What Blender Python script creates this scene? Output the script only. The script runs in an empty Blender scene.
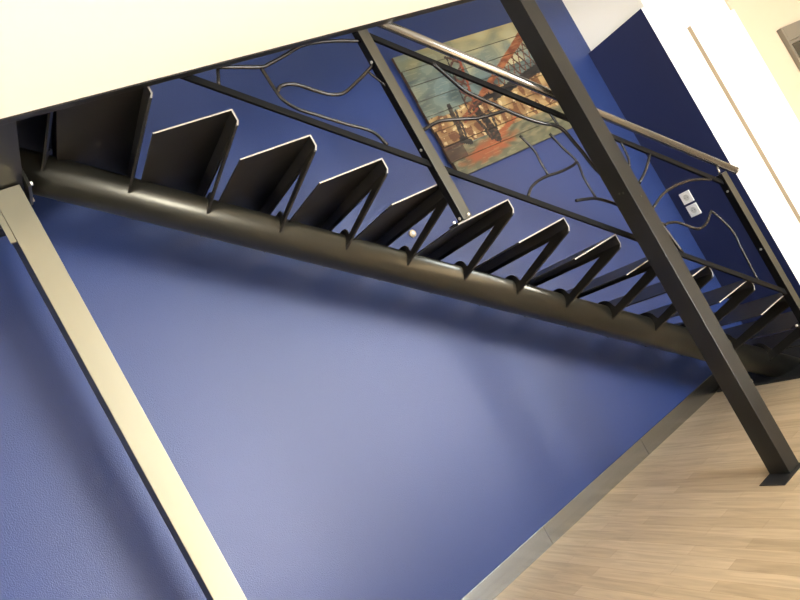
import bpy, bmesh, math, random
from mathutils import Vector, Matrix, noise

random.seed(7)
sc = bpy.context.scene
col = sc.collection
H = 1.4                      # camera height above the floor

# ------------------------------------------------------------------ materials
def lin(c):
    return tuple(((v/255)/12.92 if v/255 <= .04045 else ((v/255+.055)/1.055)**2.4) for v in c)

def mat(name, rgb, rough=.5, metal=0.0, spec=.5, bump=0.0, bscale=200.0, var=0.0, vscale=6.0, stretch=(1,1,1), coat=0.0, rvar=0.0):
    m = bpy.data.materials.new(name); m.use_nodes = True
    nt = m.node_tree; b = nt.nodes['Principled BSDF']
    c = lin(rgb)
    b.inputs['Base Color'].default_value = (*c, 1)
    b.inputs['Roughness'].default_value = rough
    b.inputs['Metallic'].default_value = metal
    b.inputs['Specular IOR Level'].default_value = spec
    b.inputs['Coat Weight'].default_value = coat
    tc = nt.nodes.new('ShaderNodeTexCoord'); mp = nt.nodes.new('ShaderNodeMapping')
    nt.links.new(tc.outputs['Object'], mp.inputs['Vector']); mp.inputs['Scale'].default_value = stretch
    if var > 0 or rvar > 0:
        n = nt.nodes.new('ShaderNodeTexNoise'); n.inputs['Scale'].default_value = vscale; n.inputs['Detail'].default_value = 5
        nt.links.new(mp.outputs[0], n.inputs['Vector'])
        if var > 0:
            r = nt.nodes.new('ShaderNodeValToRGB')
            r.color_ramp.elements[0].position = .3; r.color_ramp.elements[1].position = .7
            r.color_ramp.elements[0].color = (*[v*(1-var) for v in c], 1)
            r.color_ramp.elements[1].color = (*[min(1, v*(1+var)) for v in c], 1)
            nt.links.new(n.outputs['Fac'], r.inputs[0]); nt.links.new(r.outputs[0], b.inputs['Base Color'])
        if rvar > 0:
            mr = nt.nodes.new('ShaderNodeMapRange'); mr.inputs['To Min'].default_value = rough-rvar; mr.inputs['To Max'].default_value = rough+rvar
            nt.links.new(n.outputs['Fac'], mr.inputs['Value']); nt.links.new(mr.outputs[0], b.inputs['Roughness'])
    if bump > 0:
        n2 = nt.nodes.new('ShaderNodeTexNoise'); n2.inputs['Scale'].default_value = bscale; n2.inputs['Detail'].default_value = 2
        nt.links.new(mp.outputs[0], n2.inputs['Vector'])
        bp = nt.nodes.new('ShaderNodeBump'); bp.inputs['Strength'].default_value = bump; bp.inputs['Distance'].default_value = .002
        nt.links.new(n2.outputs['Fac'], bp.inputs['Height']); nt.links.new(bp.outputs[0], b.inputs['Normal'])
    return m

M = {}
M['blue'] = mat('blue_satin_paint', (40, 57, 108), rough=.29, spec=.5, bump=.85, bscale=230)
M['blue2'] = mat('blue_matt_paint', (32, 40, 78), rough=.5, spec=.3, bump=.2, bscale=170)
M['white'] = mat('white_wall_paint', (246, 244, 238), rough=.7, bump=.1, bscale=120)
M['cream'] = mat('cream_wall_and_falloff', (208, 190, 164), rough=.75, bump=.1, bscale=120)
M['ceil'] = mat('ceiling_paint', (250, 248, 240), rough=.8)
M['steel'] = mat('hot_rolled_steel', (37, 36, 33), rough=.38, metal=.45, spec=.5, var=.18, vscale=5, rvar=.08)
M['dark'] = mat('black_lacquered_steel', (34, 32, 29), rough=.42, metal=.25, spec=.5, var=.12, vscale=7, rvar=.06)
M['tube'] = mat('waxed_steel_pipe', (68, 67, 61), rough=.29, metal=.75, spec=.6, var=.05, vscale=4, rvar=.015, stretch=(1, 1, 1))
M['edge'] = mat('cut_edge_and_ridge_glint', (165, 160, 152), rough=.45, metal=.3)
M['colm'] = mat('brushed_column_steel', (142, 137, 118), rough=.42, metal=.65, var=.06, vscale=6, stretch=(1, 1, .25), rvar=.06)
M['newel'] = mat('satin_newel_steel', (74, 72, 64), rough=.38, metal=.55, var=.1, vscale=8, stretch=(1, 1, .2))
M['rail'] = mat('ground_handrail_steel', (142, 139, 134), rough=.24, metal=.9)
M['branch'] = mat('forged_dark_rod', (26, 24, 25), rough=.26, metal=.2)
M['base'] = mat('brushed_stainless', (168, 171, 172), rough=.25, metal=1.0, var=.06, vscale=14, stretch=(.15, 1, 4), rvar=.05)
M['railbar'] = mat('black_rail_bar', (10, 10, 11), rough=.5, metal=0, spec=.12)
M['beige'] = mat('beige_panel_edge', (160, 144, 120), rough=.8)
M['bolt'] = mat('zinc_bolt', (215, 210, 200), rough=.3, metal=.7)
M['black'] = mat('black_rubber', (16, 15, 15), rough=.7)
M['plast'] = mat('white_plastic', (240, 240, 238), rough=.35)
M['plastd'] = mat('white_plastic_recess', (205, 205, 200), rough=.4)
M['knob'] = mat('beige_plastic', (214, 192, 160), rough=.35)
M['wood_edge'] = mat('stained_plank_edge', (60, 42, 30), rough=.7, var=.3, vscale=20)
M['frame'] = mat('grey_window_frame', (120, 112, 98), rough=.5)
g = mat('dark_window_glass', (26, 34, 30), rough=.08, spec=.6); M['glass'] = g

# floor: light oak strip flooring, strips running towards the wall
fm = bpy.data.materials.new('oak_strip_floor'); fm.use_nodes = True
nt = fm.node_tree; b = nt.nodes['Principled BSDF']; L = nt.links
tc = nt.nodes.new('ShaderNodeTexCoord')
mp = nt.nodes.new('ShaderNodeMapping'); mp.inputs['Rotation'].default_value = (0, 0, math.radians(90))
L.new(tc.outputs['Object'], mp.inputs['Vector'])
br = nt.nodes.new('ShaderNodeTexBrick'); br.offset = .37; br.offset_frequency = 2
br.inputs['Scale'].default_value = 1; br.inputs['Brick Width'].default_value = .62; br.inputs['Row Height'].default_value = .065
br.inputs['Mortar Size'].default_value = .0006; br.inputs['Mortar Smooth'].default_value = .3; br.inputs['Bias'].default_value = 0
br.inputs['Color1'].default_value = (*lin((200, 181, 152)), 1); br.inputs['Color2'].default_value = (*lin((180, 160, 131)), 1)
br.inputs['Mortar'].default_value = (*lin((150, 126, 100)), 1)
L.new(mp.outputs[0], br.inputs['Vector'])
mp2 = nt.nodes.new('ShaderNodeMapping'); mp2.inputs['Scale'].default_value = (14, 1.2, 1); L.new(tc.outputs['Object'], mp2.inputs['Vector'])
n = nt.nodes.new('ShaderNodeTexNoise'); n.inputs['Scale'].default_value = 3.2; n.inputs['Detail'].default_value = 8; n.inputs['Distortion'].default_value = .8
L.new(mp2.outputs[0], n.inputs['Vector'])
cr = nt.nodes.new('ShaderNodeValToRGB'); cr.color_ramp.elements[0].position = .3; cr.color_ramp.elements[1].position = .72
cr.color_ramp.elements[0].color = (.74, .72, .70, 1); cr.color_ramp.elements[1].color = (1.1, 1.08, 1.04, 1)
L.new(n.outputs['Fac'], cr.inputs[0])
mx = nt.nodes.new('ShaderNodeMix'); mx.data_type = 'RGBA'; mx.blend_type = 'MULTIPLY'; mx.inputs[0].default_value = .8
L.new(br.outputs['Color'], mx.inputs[6]); L.new(cr.outputs[0], mx.inputs[7]); L.new(mx.outputs[2], b.inputs['Base Color'])
b.inputs['Roughness'].default_value = .42
M['floor'] = fm

# ------------------------------------------------------------------ helpers
def box(bm, x0, x1, y0, y1, z0, z1, mi=0, bev=0.0):
    vs = [bm.verts.new((x, y, z)) for x in (x0, x1) for y in (y0, y1) for z in (z0, z1)]
    idx = [(0, 1, 3, 2), (4, 6, 7, 5), (0, 4, 5, 1), (2, 3, 7, 6), (0, 2, 6, 4), (1, 5, 7, 3)]
    fs = [bm.faces.new([vs[i] for i in f]) for f in idx]
    for f in fs: f.material_index = mi
    if bev > 0:
        es = list({e for f in fs for e in f.edges})
        bmesh.ops.bevel(bm, geom=es, offset=bev, segments=2, affect='EDGES', profile=.7)
    return fs

def prism(bm, pts, vec, mi=0, mside=None):
    """closed outline pts (3D, coplanar) extruded by vec"""
    a = [bm.verts.new(p) for p in pts]; c = [bm.verts.new(Vector(p)+Vector(vec)) for p in pts]
    f1 = bm.faces.new(a); f2 = bm.faces.new(list(reversed(c)))
    f1.material_index = f2.material_index = mi
    nn = len(pts)
    for i in range(nn):
        f = bm.faces.new([a[i], c[i], c[(i+1) % nn], a[(i+1) % nn]]); f.material_index = mi if mside is None else mside
    return f1, f2

def tube(bm, pts, r, seg=12, cap=True, mi=0, smooth=True):
    pts = [Vector(p) for p in pts]; rings = []
    up = None
    for i, p in enumerate(pts):
        if i == 0: t = pts[1]-p
        elif i == len(pts)-1: t = p-pts[i-1]
        else: t = (pts[i+1]-pts[i-1])
        t.normalize()
        if up is None:
            up = t.orthogonal().normalized()
        up = (up - t*up.dot(t)).normalized()
        side = t.cross(up)
        rr = r[i] if isinstance(r, (list, tuple)) else r
        rings.append([bm.verts.new(p+up*math.cos(2*math.pi*k/seg)*rr+side*math.sin(2*math.pi*k/seg)*rr) for k in range(seg)])
    for i in range(len(rings)-1):
        for k in range(seg):
            f = bm.faces.new([rings[i][k], rings[i][(k+1) % seg], rings[i+1][(k+1) % seg], rings[i+1][k]])
            f.smooth = smooth; f.material_index = mi
    if cap:
        f = bm.faces.new(list(reversed(rings[0]))); f.material_index = mi
        f = bm.faces.new(rings[-1]); f.material_index = mi

def obj(name, bm, mats, parent=None, label=None, cat=None, group=None, kind=None):
    bmesh.ops.recalc_face_normals(bm, faces=bm.faces[:])
    me = bpy.data.meshes.new(name); bm.to_mesh(me); bm.free()
    o = bpy.data.objects.new(name, me); col.objects.link(o)
    for m in (mats if isinstance(mats, (list, tuple)) else [mats]): me.materials.append(m)
    if parent: o.parent = parent
    for k, v in (('label', label), ('category', cat), ('group', group), ('kind', kind)):
        if v: o[k] = v
    return o

def shift(o, loc):
    """put a top-level mesh's origin at loc keeping geometry in place"""
    o.data.transform(Matrix.Translation(-Vector(loc))); o.location = loc

def thing(name, label, cat, loc, group=None):
    o = bpy.data.objects.new(name, None); col.objects.link(o); o.empty_display_size = .1
    o.location = loc; o['label'] = label; o['category'] = cat
    if group: o['group'] = group
    return o

def local(bm, root):
    bmesh.ops.translate(bm, vec=-Vector(root.location), verts=bm.verts[:])
    return bm

def smooth_curve(pts, n=6):
    """Catmull-Rom through pts"""
    P = [Vector(p) for p in pts]; P = [P[0]*2-P[1]] + P + [P[-1]*2-P[-2]]; out = []
    for i in range(1, len(P)-2):
        for k in range(n):
            t = k/n
            out.append(.5*((2*P[i])+(P[i+1]-P[i-1])*t+(2*P[i-1]-5*P[i]+4*P[i+1]-P[i+2])*t*t+(3*P[i]-P[i-1]-3*P[i+1]+P[i+2])*t**3))
    out.append(P[-2]); return out

def bolt(bm, c, axis, r=.006, l=.006, mi=0):
    c = Vector(c); a = Vector(axis).normalized()
    tube(bm, [c, c+a*l], r, seg=6, mi=mi, smooth=False)

def bolts(lst, root, parent, m='bolt'):
    for c, ax, r, l in lst:
        bm = bmesh.new(); bolt(bm, c, ax, r, l)
        obj('bolt', local(bm, root), M[m], parent)

# ------------------------------------------------------------------ dimensions
W = 2.957                        # blue wall
YN, YF = 2.101, 2.87            # near and far ends of the treads
X4, RUN, RISE = 3.0756, .2282, .1787
SL = RISE/RUN
TH = math.atan(SL); CT, ST = math.cos(TH), math.sin(TH)
YT, RT, PT = 2.55, .077, 1.128   # tube: depth, radius, perpendicular offset from the eye level line
CZ = 2.462                       # underside of the ceiling slab
CX, CY1, ZB = 4.012, 2.469, 2.344
JA, JB = 1.821, 2.688            # joints of the baseboard

# ------------------------------------------------------------------ setting
bm = bmesh.new(); box(bm, -2.6, 7.2, -3.4, W+.2, -.1, 0)
obj('floor', bm, M['floor'], kind='structure')
bm = bmesh.new(); box(bm, -2.6, 4.052, W, W+.2, 0, 4.7)
obj('wall_back', bm, M['blue'], kind='structure')
# the return on the right: blue end face, white front, slimmer upper part in cream
bm = bmesh.new()
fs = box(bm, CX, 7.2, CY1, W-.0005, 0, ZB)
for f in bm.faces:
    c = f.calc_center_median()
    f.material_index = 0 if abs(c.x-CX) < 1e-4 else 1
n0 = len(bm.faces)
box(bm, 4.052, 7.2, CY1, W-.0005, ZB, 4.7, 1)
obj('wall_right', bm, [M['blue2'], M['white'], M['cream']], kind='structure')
# wall beyond the white panel, light falloff put into its cream colour
bm = bmesh.new(); box(bm, 4.9, 7.2, CY1-.012, CY1, 0, 3.6)
obj('wall_right.001', bm, M['cream'], kind='structure')
bm = bmesh.new(); box(bm, 4.34, 4.9, CY1-.026, CY1, 0, 2.123)
for f in bm.faces:
    if f.calc_center_median().x < 4.341: f.material_index = 1
obj('trim_1', bm, [M['white'], M['beige']], kind='structure')
bm = bmesh.new(); box(bm, -2.8, -2.6, -3.4, W+.2, 0, 4.7)
obj('wall_left', bm, M['white'], kind='structure')
bm = bmesh.new(); box(bm, 7.2, 7.4, -3.4, W+.2, 0, 4.7)
obj('wall_far_right', bm, M['cream'], kind='structure')
# front wall behind the viewer with two window openings
WX0, WX1, WZ0, WZ1 = 1.9, 3.5, .7, 2.2
bm = bmesh.new()
box(bm, -2.6, WX0, -3.4, -3.2, 0, CZ); box(bm, WX1, 4.2, -3.4, -3.2, 0, CZ); box(bm, 5.5, 7.2, -3.4, -3.2, 0, CZ)
box(bm, 4.2, 5.5, -3.4, -3.2, 0, .15); box(bm, 4.2, 5.5, -3.4, -3.2, 1.55, CZ)
box(bm, WX0, WX1, -3.4, -3.2, 0, WZ0); box(bm, WX0, WX1, -3.4, -3.2, WZ1, CZ)
box(bm, -2.6, 7.2, -3.4, -3.2, 2.8605, 4.7)
obj('wall_front', bm, M['white'], kind='structure')
wr = bpy.data.objects.new('window_2', None); col.objects.link(wr); wr.location = (WX0, -3.3, WZ0); wr['kind'] = 'structure'
bm = bmesh.new()
box(bm, WX0, WX0+.06, -3.34, -3.27, WZ0, WZ1); box(bm, WX1-.06, WX1, -3.34, -3.27, WZ0, WZ1)
box(bm, WX0+.06, WX1-.06, -3.34, -3.27, WZ0, WZ0+.06); box(bm, WX0+.06, WX1-.06, -3.34, -3.27, WZ1-.06, WZ1)
box(bm, (WX0+WX1)/2-.03, (WX0+WX1)/2+.03, -3.34, -3.27, WZ0+.06, WZ1-.06)
obj('window_frame', local(bm, wr), M['frame'], wr)

bm = bmesh.new(); box(bm, -2.6, 7.2, -3.4, 2.03, CZ, 2.86)
obj('ceiling', bm, M['ceil'], kind='structure')
bm = bmesh.new(); box(bm, -2.6, 7.2, -3.4, W+.2, 4.7, 4.9)
obj('ceiling_upper', bm, M['ceil'], kind='structure')
# steel edge of the slab
bm = bmesh.new(); box(bm, -2.6, 4.05, 2.031, 2.06, CZ-.004, 2.87, bev=.002)
obj('trim_2', bm, M['steel'], kind='structure')
# steel landing at the head of the stair
bm = bmesh.new(); box(bm, -2.55, .366, 2.061, W-.001, CZ+.002, 2.86, bev=.002)
obj('trim_3', bm, M['steel'], kind='structure')
# stainless baseboard in three lengths
bm = bmesh.new()
for a, c in ((-2.6, JA-.001), (JA+.001, JB-.001), (JB+.001, 4.01)):
    box(bm, a, c, W-.012, W-.0005, 0, .105, bev=.0015)
obj('baseboard_back', bm, M['base'], kind='structure')

# small dark window high on the cream wall
w1 = bpy.data.objects.new('window_1', None); col.objects.link(w1); w1.location = (5.27, CY1-.012, .9); w1['kind'] = 'structure'
bm = bmesh.new(); x0, x1, z0, z1 = 5.27, 6.4, .9, 1.868
box(bm, x0, x0+.03, CY1-.045, CY1-.013, z0, z1, bev=.004); box(bm, x1-.05, x1, CY1-.045, CY1-.013, z0, z1, bev=.004)
box(bm, x0+.031, x1-.051, CY1-.045, CY1-.013, z0, z0+.05, bev=.004); box(bm, x0+.031, x1-.051, CY1-.045, CY1-.013, z1-.11, z1, bev=.004)
box(bm, x0+.031, x1-.051, CY1-.038, CY1-.013, z1-.135, z1-.115, bev=.003)
obj('window_frame', local(bm, w1), M['frame'], w1)
bm = bmesh.new(); box(bm, x0+.05, x1-.05, CY1-.024, CY1-.016, z0+.05, z1-.13)
obj('pane', local(bm, w1), M['glass'], w1)

# ------------------------------------------------------------------ staircase
xb = (PT/CT + H)/SL                       # where the tube axis reaches the floor
stair = thing('staircase', 'black steel staircase of open folded treads on one round pipe along the blue wall', 'staircase', (xb, YT, 0))
d = Vector((CT, 0, -ST)); nv = Vector((ST, 0, CT)); yv = Vector((0, 1, 0))
def axis_pt(x): return Vector((x, YT, PT/CT - SL*x + H))
# stringer, cut level at the floor and plumb at the landing
bm = bmesh.new(); seg = 48
ra, rb = [], []
for k in range(seg):
    a = 2*math.pi*k/seg
    off = yv*math.cos(a)*RT + nv*math.sin(a)*RT
    P = axis_pt(2)+off
    ra.append(bm.verts.new(P + d*((.379-P.x)/d.x)))
    rb.append(bm.verts.new(P + d*((.014-P.z)/d.z)))
for k in range(seg):
    f = bm.faces.new([ra[k], ra[(k+1) % seg], rb[(k+1) % seg], rb[k]]); f.smooth = True
bm.faces.new(ra); bm.faces.new(rb)
obj('stringer_pipe', local(bm, stair), M['tube'], stair)
# end flange at the landing
bm = bmesh.new(); zc = axis_pt(.37).z
box(bm, .367, .378, YT-.085, YT+.085, zc-.118, zc+.118, bev=.002)
fl = obj('end_flange', local(bm, stair), M['tube'], stair)
for sy in (-.072, .072):
    for sz in (-.104, .10): bolts([((.378, YT+sy, zc+sz), (1, 0, 0), .008, .008)], stair, fl)
# base plate
bm = bmesh.new(); box(bm, 3.43, 4.005, 2.30, 2.935, 0, .013, bev=.002)
bp_ = obj('base_plate', local(bm, stair), M['black'], stair)
for X in (3.465, 3.785):
    for Y in (2.34, 2.70): bolts([((X, Y, .013), (0, 0, 1), .011, .018)], stair, bp_)

def tread_mesh(dep):
    bm = bmesh.new(); t = .0055; y0, y1 = 0, YF-YN
    # folded section in xz (origin = top of nosing at near end), extruded along y
    lip = .047
    s = [(-dep, 0), (0, 0), (.001, -.002), (.001, -lip), (-.010, -lip-.018), (-.015, -lip-.015), (-.0055, -lip), (-.0055, -t), (-dep, -t)]
    f1, f2 = prism(bm, [(x, y0, z) for x, z in s], (0, y1, 0), 0)
    f1.material_index = 1
    bmesh.ops.recalc_face_normals(bm, faces=bm.faces[:])
    me = bpy.data.meshes.new('tread'); bm.to_mesh(me); bm.free()
    me.materials.append(M['dark']); me.materials.append(M['edge'])
    return me

def bracket_mesh():
    """V bracket across the pipe, square to its axis; origin = nosing near end"""
    bm = bmesh.new()
    zs = -.060                                        # foot of the lip
    L0 = Vector((-.008, 0, zs))
    sN = (RISE*0 + 0)                                 # s measured from the lip foot along -nv
    # perpendicular distance from lip foot down to the pipe axis
    xn, zn = 2.0, None
    zn = (X4-xn)/RUN*RISE + 4*RISE                    # height of the nosing line at x = xn
    s_lip = ((zn+zs-H) + SL*(xn-.008))*CT
    drop = s_lip-PT
    yc = YT-YN
    def P(y, s): return L0 + yv*y - nv*(drop-s)       # s: above the pipe axis
    out = []
    # near arm, lower edge then tip on the flank of the pipe
    out.append((.002, drop)); out.append((.002, drop-.012)); out.append((yc-RT-.010, -.012)); out.append((yc-RT-.0005, -.018))
    for k in range(0, 13):                            # over the pipe, inner arc
        a = math.radians(186-k*(192/12)); 
        out.append((yc+math.cos(a)*(RT-.001), math.sin(a)*(RT-.001)))
    yf = YF-YN-.002
    out.append((yc+RT+.010, .006)); out.append((yf, drop-.012)); out.append((yf, drop))
    out.append((yf-.10, drop))
    out.append((yc+.100, .046))
    for k in range(0, 9):                             # crown
        a = math.radians(38+k*(104/8)); r_ = RT+.024
        out.append((yc+math.cos(a)*r_, math.sin(a)*r_))
    out.append((yc-.100, .046)); out.append((.112, drop))
    pts = [P(y, s) for y, s in out]
    prism(bm, pts, d*(-.008), 0)
    bmesh.ops.triangulate(bm, faces=[f for f in bm.faces if len(f.verts) > 4])
    bmesh.ops.recalc_face_normals(bm, faces=bm.faces[:])
    me = bpy.data.meshes.new('support_bracket'); bm.to_mesh(me); bm.free()
    me.materials.append(M['dark'])
    return me
tm, tm_short, brm = tread_mesh(.295), tread_mesh(.180), bracket_mesh()
for k in range(1, 16):
    P = Vector((X4-(k-4)*RUN, YN, k*RISE))
    if k == 1: me = tread_mesh(.295)
    else: me = tm_short if k == 15 else tm
    t = bpy.data.objects.new('tread', me); col.objects.link(t)
    t.parent = stair; t.location = P-stair.location
    if k > 1:
        s = bpy.data.objects.new('support_bracket', brm); col.objects.link(s); s.parent = t

# ------------------------------------------------------------------ railing
YR = 2.080; SC = YR/2.091
rl = thing('stair_railing', 'dark steel stair railing with wavy branch shaped rods under a round handrail', 'railing', (1.70, YR, 9*RISE))
def R3(x, z, dy=0): return Vector((x*SC, YR+dy, z*SC+H))
bm = bmesh.new()
h0, h1 = R3(1.835, 1.052), R3(3.405, -.190)
dirh = (h0-h1).normalized()
h0 = h1+dirh*2.85
tube(bm, [h1, h1+(h0-h1)*.5, h0], .0195, seg=24)
hr = obj('handrail', local(bm, rl), M['rail'], rl)
bm = bmesh.new(); tube(bm, [h1-dirh*.004, h1+dirh*.003], .0205, seg=24)
obj('end_cap', local(bm, rl), M['rail'], hr)
def flat_bar(p, q, hgt, wid, ext0=0, ext1=0):
    bm = bmesh.new(); v = (q-p).normalized(); p = p-v*ext0; q = q+v*ext1
    up = v.cross(yv).normalized()
    pts = [p-up*hgt/2-yv*wid/2, p-up*hgt/2+yv*wid/2, p+up*hgt/2+yv*wid/2, p+up*hgt/2-yv*wid/2]
    prism(bm, pts, q-p); return bm
u0, u1 = R3(1.735, 1.020), R3(3.26, -.212)
obj('upper_rail', local(flat_bar(u0, u1, .024, .012, .9, 0), rl), M['railbar'], rl)
l0, l1 = R3(.934, 1.066), R3(3.262, -.858)
obj('lower_rail', local(flat_bar(l0, l1, .024, .012, .5, 0), rl), M['railbar'], rl)
def newel(xc, zb, zt, nb, foot=True):
    bm = bmesh.new(); fs = box(bm, xc-.023, xc+.023, YR-.020, YR+.020, zb, zt, bev=.0015)
    for f in bm.faces:
        if f.calc_center_median().x < xc-.0225: f.material_index = 1
    o = obj('newel_post', local(bm, rl), [M['newel'], M['railbar']], rl)
    bolts([((xc-.023, YR-.002, z), (-1, 0, 0), .006, .005) for z in nb], rl, o)
    if foot:
        bm = bmesh.new(); box(bm, xc-.044, xc+.044, YR+.0205, YR+.062, zb, zb+.005)
        obj('foot_plate', local(bm, rl), M['railbar'], o)
        bolts([((xc-.034, YR+.030, zb+.005), (0, 0, 1), .007, .010), ((xc+.034, YR+.030, zb+.005), (0, 0, 1), .007, .010),
               ((xc+.006, YR-.0202, zb+.010), (0, -1, 0), .006, .006), ((xc-.023, YR-.002, zb+.012), (-1, 0, 0), .006, .006)], rl, o)
newel(1.668, 9*RISE+.0005, 2.95, (2.33, 1.93))
newel(3.262, 2*RISE+.0005, 1.235, (1.14, .80))
# head bracket between second newel and handrail
bm = bmesh.new()
hp = h1+dirh*.11
tube(bm, [Vector((3.255, YR, 1.234)), Vector((hp.x-.03, YR, hp.z+.006))], .006, seg=10)
obj('handrail_bracket', local(bm, rl), M['rail'], rl)

BR = {
    'A0': [(1.048, 1.08), (1.017, 1.014)],
    'A1': [(1.052, 1.077), (1.125, 1.057), (1.201, 1.037), (1.241, 1.041), (1.315, 1.056), (1.393, 1.075), (1.462, 1.074), (1.552, 1.059), (1.663, 1.031)],
    'A2': [(1.199, 1.033), (1.202, 0.994), (1.205, 0.943), (1.215, 0.893), (1.248, 0.848), (1.303, 0.806), (1.399, 0.736), (1.49, 0.672), (1.523, 0.60)],
    'A3': [(1.21, 0.929), (1.232, 0.946), (1.271, 0.945), (1.308, 0.929), (1.355, 0.893), (1.405, 0.862), (1.462, 0.851), (1.544, 0.878), (1.658, 0.925)],
    'A4': [(1.614, 0.906), (1.660, 0.820)],
    'B1': [(1.93, 0.858), (1.968, 0.785), (2.006, 0.711), (2.058, 0.656), (2.135, 0.588), (2.223, 0.511), (2.312, 0.449), (2.408, 0.393), (2.439, 0.307), (2.457, 0.244), (2.481, 0.145), (2.572, -0.053), (2.674, -0.218), (2.69, -0.262), (2.712, -0.39)],
    'B2': [(1.69, 0.60), (1.738, 0.61), (1.812, 0.616), (1.911, 0.594), (1.999, 0.571), (2.084, 0.562), (2.161, 0.558)],
    'B3': [(2.164, 0.431), (2.195, 0.348), (2.194, 0.293), (2.195, 0.22)],
    'B4': [(2.33, 0.386), (2.357, 0.308), (2.394, 0.22), (2.381, 0.139), (2.385, 0.035)],
    'B5': [(2.028, 0.178), (2.068, 0.205), (2.124, 0.219), (2.195, 0.22), (2.267, 0.212), (2.352, 0.212), (2.393, 0.218)],
    'B6': [(2.266, 0.067), (2.326, 0.052), (2.388, 0.03), (2.465, -0.023), (2.587, -0.129), (2.697, -0.23)],
    'B7': [(2.395, 0.475), (2.408, 0.393)],
    'C1': [(2.723, 0.220), (2.713, 0.132), (2.689, 0.088)],
    'C2': [(2.870, 0.098), (2.784, 0.041), (2.693, -0.002)],
    'C3': [(2.688, -0.136), (2.795, -0.105), (2.901, -0.099), (3.017, -0.111), (3.108, -0.135), (3.197, -0.168)],
    'C4': [(2.701, -0.234), (2.738, -0.236), (2.798, -0.261), (2.869, -0.319), (2.914, -0.34), (2.98, -0.336), (3.057, -0.299)],
    'C5': [(3.059, -0.297), (3.094, -0.358), (3.129, -0.453), (3.118, -0.548), (3.108, -0.73)],
}
thick = {'B1': .0085, 'B6': .0075, 'B2': .008, 'A1': .0075, 'A3': .0075, 'C3': .0075, 'C5': .0055, 'B3': .0052, 'B4': .0052, 'B7': .005, 'A4': .005, 'C1': .0055}
for k_, pts in BR.items():
    pp = smooth_curve([R3(x, z) for x, z in pts], 5)
    r0 = thick.get(k_, .0068)
    bm = bmesh.new(); tube(bm, pp, r0, seg=8)
    obj('branch_rod', local(bm, rl), M['branch'], rl)

# ------------------------------------------------------------------ post and column
post = thing('steel_post', 'dark square steel post standing on the wooden floor in front of the stairs', 'post', (2.448, 1.983, 0))
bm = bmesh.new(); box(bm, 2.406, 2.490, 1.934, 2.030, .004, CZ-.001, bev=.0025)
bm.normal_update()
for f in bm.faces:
    if abs(f.normal.x) > .2 and abs(f.normal.y) > .2: f.material_index = 1  # lighter corner faces paint in the bright reflection along the ridge
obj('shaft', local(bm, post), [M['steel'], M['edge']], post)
bm = bmesh.new(); box(bm, 2.318, 2.492, 1.915, 2.034, 0, .004)
obj('floor_plate', local(bm, post), M['black'], post)
bolts([((2.406, 1.965, 1.395), (-1, 0, 0), .005, .003), ((2.406, 1.985, 1.40), (-1, 0, 0), .005, .003), ((2.455, 1.934, 1.345), (0, -1, 0), .005, .003)], post, post, 'newel')

cl = thing('steel_column', 'pale flat steel column under the top of the stairs before the blue wall', 'column', (.305, 2.6, 0))
bm = bmesh.new(); box(bm, .256, .350, 2.50, 2.68, 0, CZ-.003, bev=.003)
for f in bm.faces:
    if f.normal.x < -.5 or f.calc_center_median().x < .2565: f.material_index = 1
obj('shaft', local(bm, cl), [M['colm'], M['steel']], cl)
bm = bmesh.new(); box(bm, .236, .2555, 2.505, 2.515, 2.27, CZ-.004)
gp = obj('gusset_plate', local(bm, cl), M['colm'], cl)
bm = bmesh.new(); box(bm, .150, .2215, 2.56, 2.57, 2.36, CZ-.004)
ck = obj('clip_plate', local(bm, cl), M['dark'], cl)
bolts([((.205, 2.56, 2.385), (0, -1, 0), .006, .008), ((.18, 2.56, 2.39), (0, -1, 0), .006, .008)], cl, ck)

# ------------------------------------------------------------------ sockets and button
def socket(y, z, label):
    s = thing('wall_socket', label, 'socket', (CX, y, z), 'white sockets on the dark blue wall')
    bm = bmesh.new(); box(bm, CX-.010, CX-.0002, y-.0405, y+.0405, z-.0405, z+.0405, bev=.003)
    pl = obj('cover_plate', local(bm, s), M['plast'], s)
    bm = bmesh.new()
    # raised ring round a recessed disc with two contact holes
    seg = 28; r1, r2, r3 = .0235, .0205, .0195
    def ring(r, x): return [bm.verts.new((x, y+r*math.cos(2*math.pi*i/seg), z+r*math.sin(2*math.pi*i/seg))) for i in range(seg)]
    A, B_, C_ = ring(r1, CX-.0101), ring(r2, CX-.0125), ring(r3, CX-.0102)
    for a, b2 in ((A, B_), (B_, C_)):
        for i in range(seg): bm.faces.new([a[i], a[(i+1) % seg], b2[(i+1) % seg], b2[i]])
    bm.faces.new(C_)
    obj('insert', local(bm, s), M['plastd'], pl)
    for dy in (-.0095, .0095):
        bm = bmesh.new(); tube(bm, [(CX-.0106, y+dy, z), (CX-.0101, y+dy, z)], .0026, seg=10)
        obj('contact_hole', local(bm, s), M['black'], pl)
socket(2.846, 1.159, 'upper of the two white square wall sockets on the dark blue wall')
socket(2.846, 1.063, 'lower of the two white square wall sockets on the dark blue wall')

kb = thing('wall_button', 'small round beige disc on the blue wall, seen between treads and pipe', 'button', (2.007, W, .353+H))
bm = bmesh.new(); c = Vector((2.007, W-.0003, .353+H))
tube(bm, [c, c-yv*.010, c-yv*.014], [.021, .021, .016], seg=24)
rm = obj('rim', local(bm, kb), M['knob'], kb)
bm = bmesh.new(); tube(bm, [c-yv*.0141, c-yv*.018], [.012, .009], seg=20)
obj('cap', local(bm, kb), M['plast'], kb)

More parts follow.
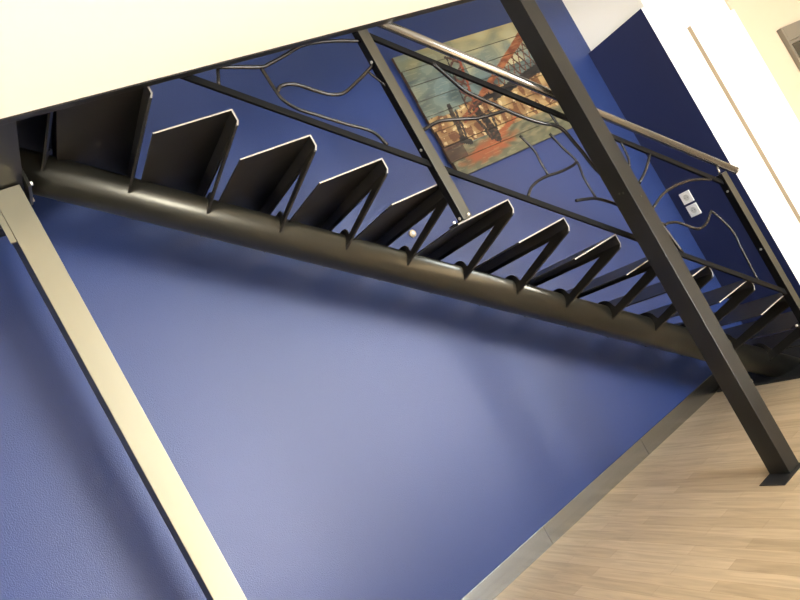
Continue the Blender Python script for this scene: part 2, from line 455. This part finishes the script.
# ------------------------------------------------------------------ plank picture
AX, AZ, AW, AH = 2.462, .515+H, 1.14, .785
pic = thing('plank_picture', 'wooden plank picture of an orange bridge hanging on the blue wall', 'picture', (AX+AW/2, W, AZ))
def inpoly(u, v, P):
    r = False; n_ = len(P); j = n_-1
    for i in range(n_):
        if (P[i][1] > v) != (P[j][1] > v) and u < (P[j][0]-P[i][0])*(v-P[i][1])/(P[j][1]-P[i][1])+P[i][0]: r = not r
        j = i
    return r
def segd(u, v, a, b_):
    dx, dy = b_[0]-a[0], b_[1]-a[1]; t = max(0, min(1, ((u-a[0])*dx+(v-a[1])*dy)/(dx*dx+dy*dy)))
    return math.hypot(u-a[0]-t*dx, v-a[1]-t*dy)
def mixc(a, b_, t): t = max(0, min(1, t)); return tuple(a[i]*(1-t)+b_[i]*t for i in range(3))
def fn(u, v, s, o=0): return noise.noise(Vector((u*s, v*s, o)))
def paint(u, v):
    n1 = fn(u, v, 5, 1); n2 = fn(u, v*1.5, 8, 5); n3 = fn(u*.7, v*1.6, 24, 9)
    c = mixc((118, 142, 146), (150, 156, 134), .5+n1*1.3)
    c = mixc(c, (92, 112, 112), .35+n2*1.1 if n2 > -.1 else 0)
    if v > .62: c = mixc(c, (186, 172, 118), ((v-.62)*6+n2*1.6)*(.35+min(1, u*1.6)*.65))
    if u > .45 and v > .52: c = mixc(c, (196, 190, 150), .45+n2*1.4)
    # town and hills in cream and rust
    hill = .40+.03*fn(u, 0, 9, 3)+(.02 if u > .6 else -.03 if u < .25 else -.01)
    if v < hill and v > .17:
        c = mixc((198, 162, 104), (168, 124, 78), .5+n2*2)
        if fn(u*1.6, v, 15, 2) > .1: c = mixc(c, (134, 78, 44), .75)
        if fn(u, v*1.5, 26, 7) > .38: c = mixc(c, (238, 214, 160), .7)
    # water
    if v <= .17+.03*fn(u, 0, 6, 8):
        c = mixc((112, 116, 92), (150, 140, 108), .5+n3*1.5)
        if v < .05: c = mixc(c, (126, 128, 100), .6)
    t = ((u-.30)/.24)**2+((v-.09-.10*(u-.3))/.055)**2
    if t < 1.4: c = mixc(c, (188, 100, 54), (1.4-t)*.9+n3*.6)
    if u < .14 and .10 < v < .2: c = mixc(c, (96, 62, 46), .6+n2)
    # shore wedge
    if inpoly(u, v, [(.36, .10), (.40, .155), (.62, .22), (.60, .19)]): c = mixc((198, 100, 50), c, .15)
    # near pylon
    for a, b_, w_ in (((.19, .41), (.15, .20), .016), ((.215, .37), (.175, .19), .008)):
        if segd(u, v, a, b_) < w_: c = mixc((66, 54, 48), c, .15+n3*.4)
    if segd(u, v, (.14, .2), (.2, .17)) < .018: c = (58, 48, 42)
    # dark piers
    for a, b_, w_ in (((.36, .34), (.40, .13), .028), ((.30, .33), (.36, .14), .012), ((.44, .30), (.42, .14), .010)):
        dd = segd(u, v, a, b_)
        if dd < w_: c = mixc((52, 46, 44), (120, 78, 54), .3+fn(u, v, 60, 4)*1.6)
    # side span down to the left
    for a, b_, w_ in (((.37, .37), (.23, .31), .010), ((.37, .335), (.22, .285), .006)):
        if segd(u, v, a, b_) < w_: c = (168, 88, 50)
    # main tower with lattice
    T = [(.345, .70), (.295, .33), (.375, .33), (.450, .69)]
    if inpoly(u, v, T):
        tt = (v-.33)/.37; ul = .295+.05*tt; ur = .375+.075*tt; q = (u-ul)/(ur-ul)
        z_ = (tt*5) % 1
        lat = min(abs(q-z_), abs(q-(1-z_)))
        if q < .10: c = (70, 46, 38)
        elif q > .82: c = (176, 84, 48)
        elif lat < .13: c = mixc((146, 78, 48), (104, 56, 38), .5+n3)
    # deck: upper chord, lattice, dark lower chord
    p0, p1 = (.36, .36), (1.10, .725)
    g_ = (p1[1]-p0[1])/(p1[0]-p0[0]); vt = p0[1]+(u-p0[0])*g_; vb = .36+(u-.36)*.17
    if u > .36:
        wtop = .016+.022*(u-.36)
        if vb < v < vt:
            ph = ((u*18+(v-vb)*9) % 1); ph2 = ((u*18-(v-vb)*9) % 1)
            if ph < .22: c = (112, 66, 46)
            elif ph2 < .18: c = (150, 84, 54)
            elif u < .56: c = mixc((200, 118, 66), c, .4+n3)
        if abs(v-vt) < wtop: c = mixc((158, 84, 48), (196, 118, 72), .4+n3*1.5)
        if u > .52 and vb-.045-.02*(u-.5) < v < vb+.004: c = mixc((50, 46, 46), (92, 70, 58), .3+n3*1.4)
        elif u <= .52 and abs(v-vb) < .018: c = mixc((54, 46, 42), (170, 90, 52), .4+n3*2)
    wear = fn(u*.5, v*4, 26, 12)
    if wear > .3: c = mixc(c, (196, 186, 156), .2)
    gy = .3*c[0]+.55*c[1]+.15*c[2]; c = mixc(c, (gy*1.02, gy, gy*.93), .38)
    return tuple(max(0, min(255, (x-100)*1.12+57)) for x in c)
bm = bmesh.new(); NP = 8; ph = AH/NP
cl_ = bm.loops.layers.float_color.new('paint')
for i in range(NP):
    rr = random.Random(i); e0 = rr.uniform(-.008, .006); e1 = rr.uniform(-.006, .008)
    nu, nv_ = 190, 16
    z0, z1 = i*ph+.0018, (i+1)*ph-.0018
    yf_ = W-.034+rr.uniform(-.0015, .0015)
    grid = [[bm.verts.new((AX+e0+(AW+e1-e0)*a/nu, yf_, AZ+z0+(z1-z0)*b2/nv_)) for b2 in range(nv_+1)] for a in range(nu+1)]
    for a in range(nu):
        for b2 in range(nv_):
            f = bm.faces.new([grid[a][b2], grid[a+1][b2], grid[a+1][b2+1], grid[a][b2+1]])
            u = AW*(a+.5)/nu; v = z0+(z1-z0)*(b2+.5)/nv_
            c = (*lin(paint(u, v)), 1)
            for l in f.loops: l[cl_] = c
    rim = [grid[a][0] for a in range(nu+1)]+[grid[nu][b2] for b2 in range(1, nv_+1)]+[grid[a][nv_] for a in range(nu-1, -1, -1)]+[grid[0][b2] for b2 in range(nv_-1, 0, -1)]
    back = [bm.verts.new((v_.co.x, W-.016, v_.co.z)) for v_ in rim]
    for j in range(len(rim)):
        f = bm.faces.new([rim[j], back[j], back[(j+1) % len(rim)], rim[(j+1) % len(rim)]]); f.material_index = 1
    f = bm.faces.new(back); f.material_index = 1
pm = bpy.data.materials.new('painted_planks'); pm.use_nodes = True
nt = pm.node_tree; b = nt.nodes['Principled BSDF']; at = nt.nodes.new('ShaderNodeAttribute'); at.attribute_name = 'paint'
nt.links.new(at.outputs['Color'], b.inputs['Base Color']); b.inputs['Roughness'].default_value = .55
n = nt.nodes.new('ShaderNodeTexNoise'); n.inputs['Scale'].default_value = 40
tc = nt.nodes.new('ShaderNodeTexCoord'); mp = nt.nodes.new('ShaderNodeMapping'); mp.inputs['Scale'].default_value = (.2, 1, 3)
nt.links.new(tc.outputs['Object'], mp.inputs[0]); nt.links.new(mp.outputs[0], n.inputs[0])
bp = nt.nodes.new('ShaderNodeBump'); bp.inputs['Strength'].default_value = .3; bp.inputs['Distance'].default_value = .002
nt.links.new(n.outputs['Fac'], bp.inputs['Height']); nt.links.new(bp.outputs[0], b.inputs['Normal'])
obj('painted_boards', local(bm, pic), [pm, M['wood_edge']], pic)
for X in (AX+.012, AX+AW/2-.02, AX+AW-.052):
    bm = bmesh.new(); box(bm, X, X+.04, W-.0158, W-.0004, AZ+.006, AZ+AH-.006)
    obj('backing_batten', local(bm, pic), M['wood_edge'], pic)

# ------------------------------------------------------------------ light
def area(name, loc, size, sy, rot, watts, colr, spread=180):
    l = bpy.data.lights.new(name, 'AREA'); l.shape = 'RECTANGLE'; l.size = size; l.size_y = sy; l.energy = watts; l.color = colr
    l.spread = math.radians(spread)
    o = bpy.data.objects.new(name, l); col.objects.link(o); o.location = loc; o.rotation_euler = rot
    return o
area('window_daylight', ((WX0+WX1)/2, -3.24, (WZ0+WZ1)/2), WX1-WX0-.1, WZ1-WZ0-.1, (math.radians(90), 0, 0), 270, (.84, .92, 1))
area('window_daylight.001', (4.85, -3.24, .85), 1.2, 1.3, (math.radians(90), 0, 0), 70, (.74, .86, 1))
area('upstairs_fill', (-2.5, 1.2, 3.3), 3.0, .6, (0, math.radians(-90), 0), 330, (1, .95, .86))  # added fill lamp to brighten the upper return wall, no window there
sn = bpy.data.lights.new('sun', 'SUN'); sn.energy = 115; sn.angle = math.radians(.6); sn.color = (1, .98, .95)
so = bpy.data.objects.new('sun', sn); col.objects.link(so); so.location = (4, -8, 5)
so.rotation_euler = Vector((-.45, 1, -.5)).to_track_quat('-Z', 'Y').to_euler()
w = bpy.data.worlds.new('sky'); sc.world = w; w.use_nodes = True
w.node_tree.nodes['Background'].inputs[0].default_value = (.80, .88, 1, 1)
w.node_tree.nodes['Background'].inputs[1].default_value = .5

# ------------------------------------------------------------------ camera
R = [[0.7570760703156292, -0.43396373362231383, -0.48837618866609983], [-0.41129548486374173, 0.2642187982847154, -0.8723671536478665], [0.5076138767667252, 0.8613152178694873, 0.02154640527544102]]
cd = bpy.data.cameras.new('camera'); co = bpy.data.objects.new('camera', cd); col.objects.link(co)
mw = Matrix(((R[0][0], -R[1][0], -R[2][0], 0), (R[0][1], -R[1][1], -R[2][1], 0), (R[0][2], -R[1][2], -R[2][2], H), (0, 0, 0, 1)))
co.matrix_world = mw
cd.sensor_width = 36; cd.lens = 670/800*36; cd.clip_start = .05
sc.camera = co
sc.view_settings.view_transform = 'Standard'; sc.view_settings.look = 'None'
sc.view_settings.exposure = 0; sc.view_settings.gamma = 1; sc.view_settings.use_curve_mapping = False
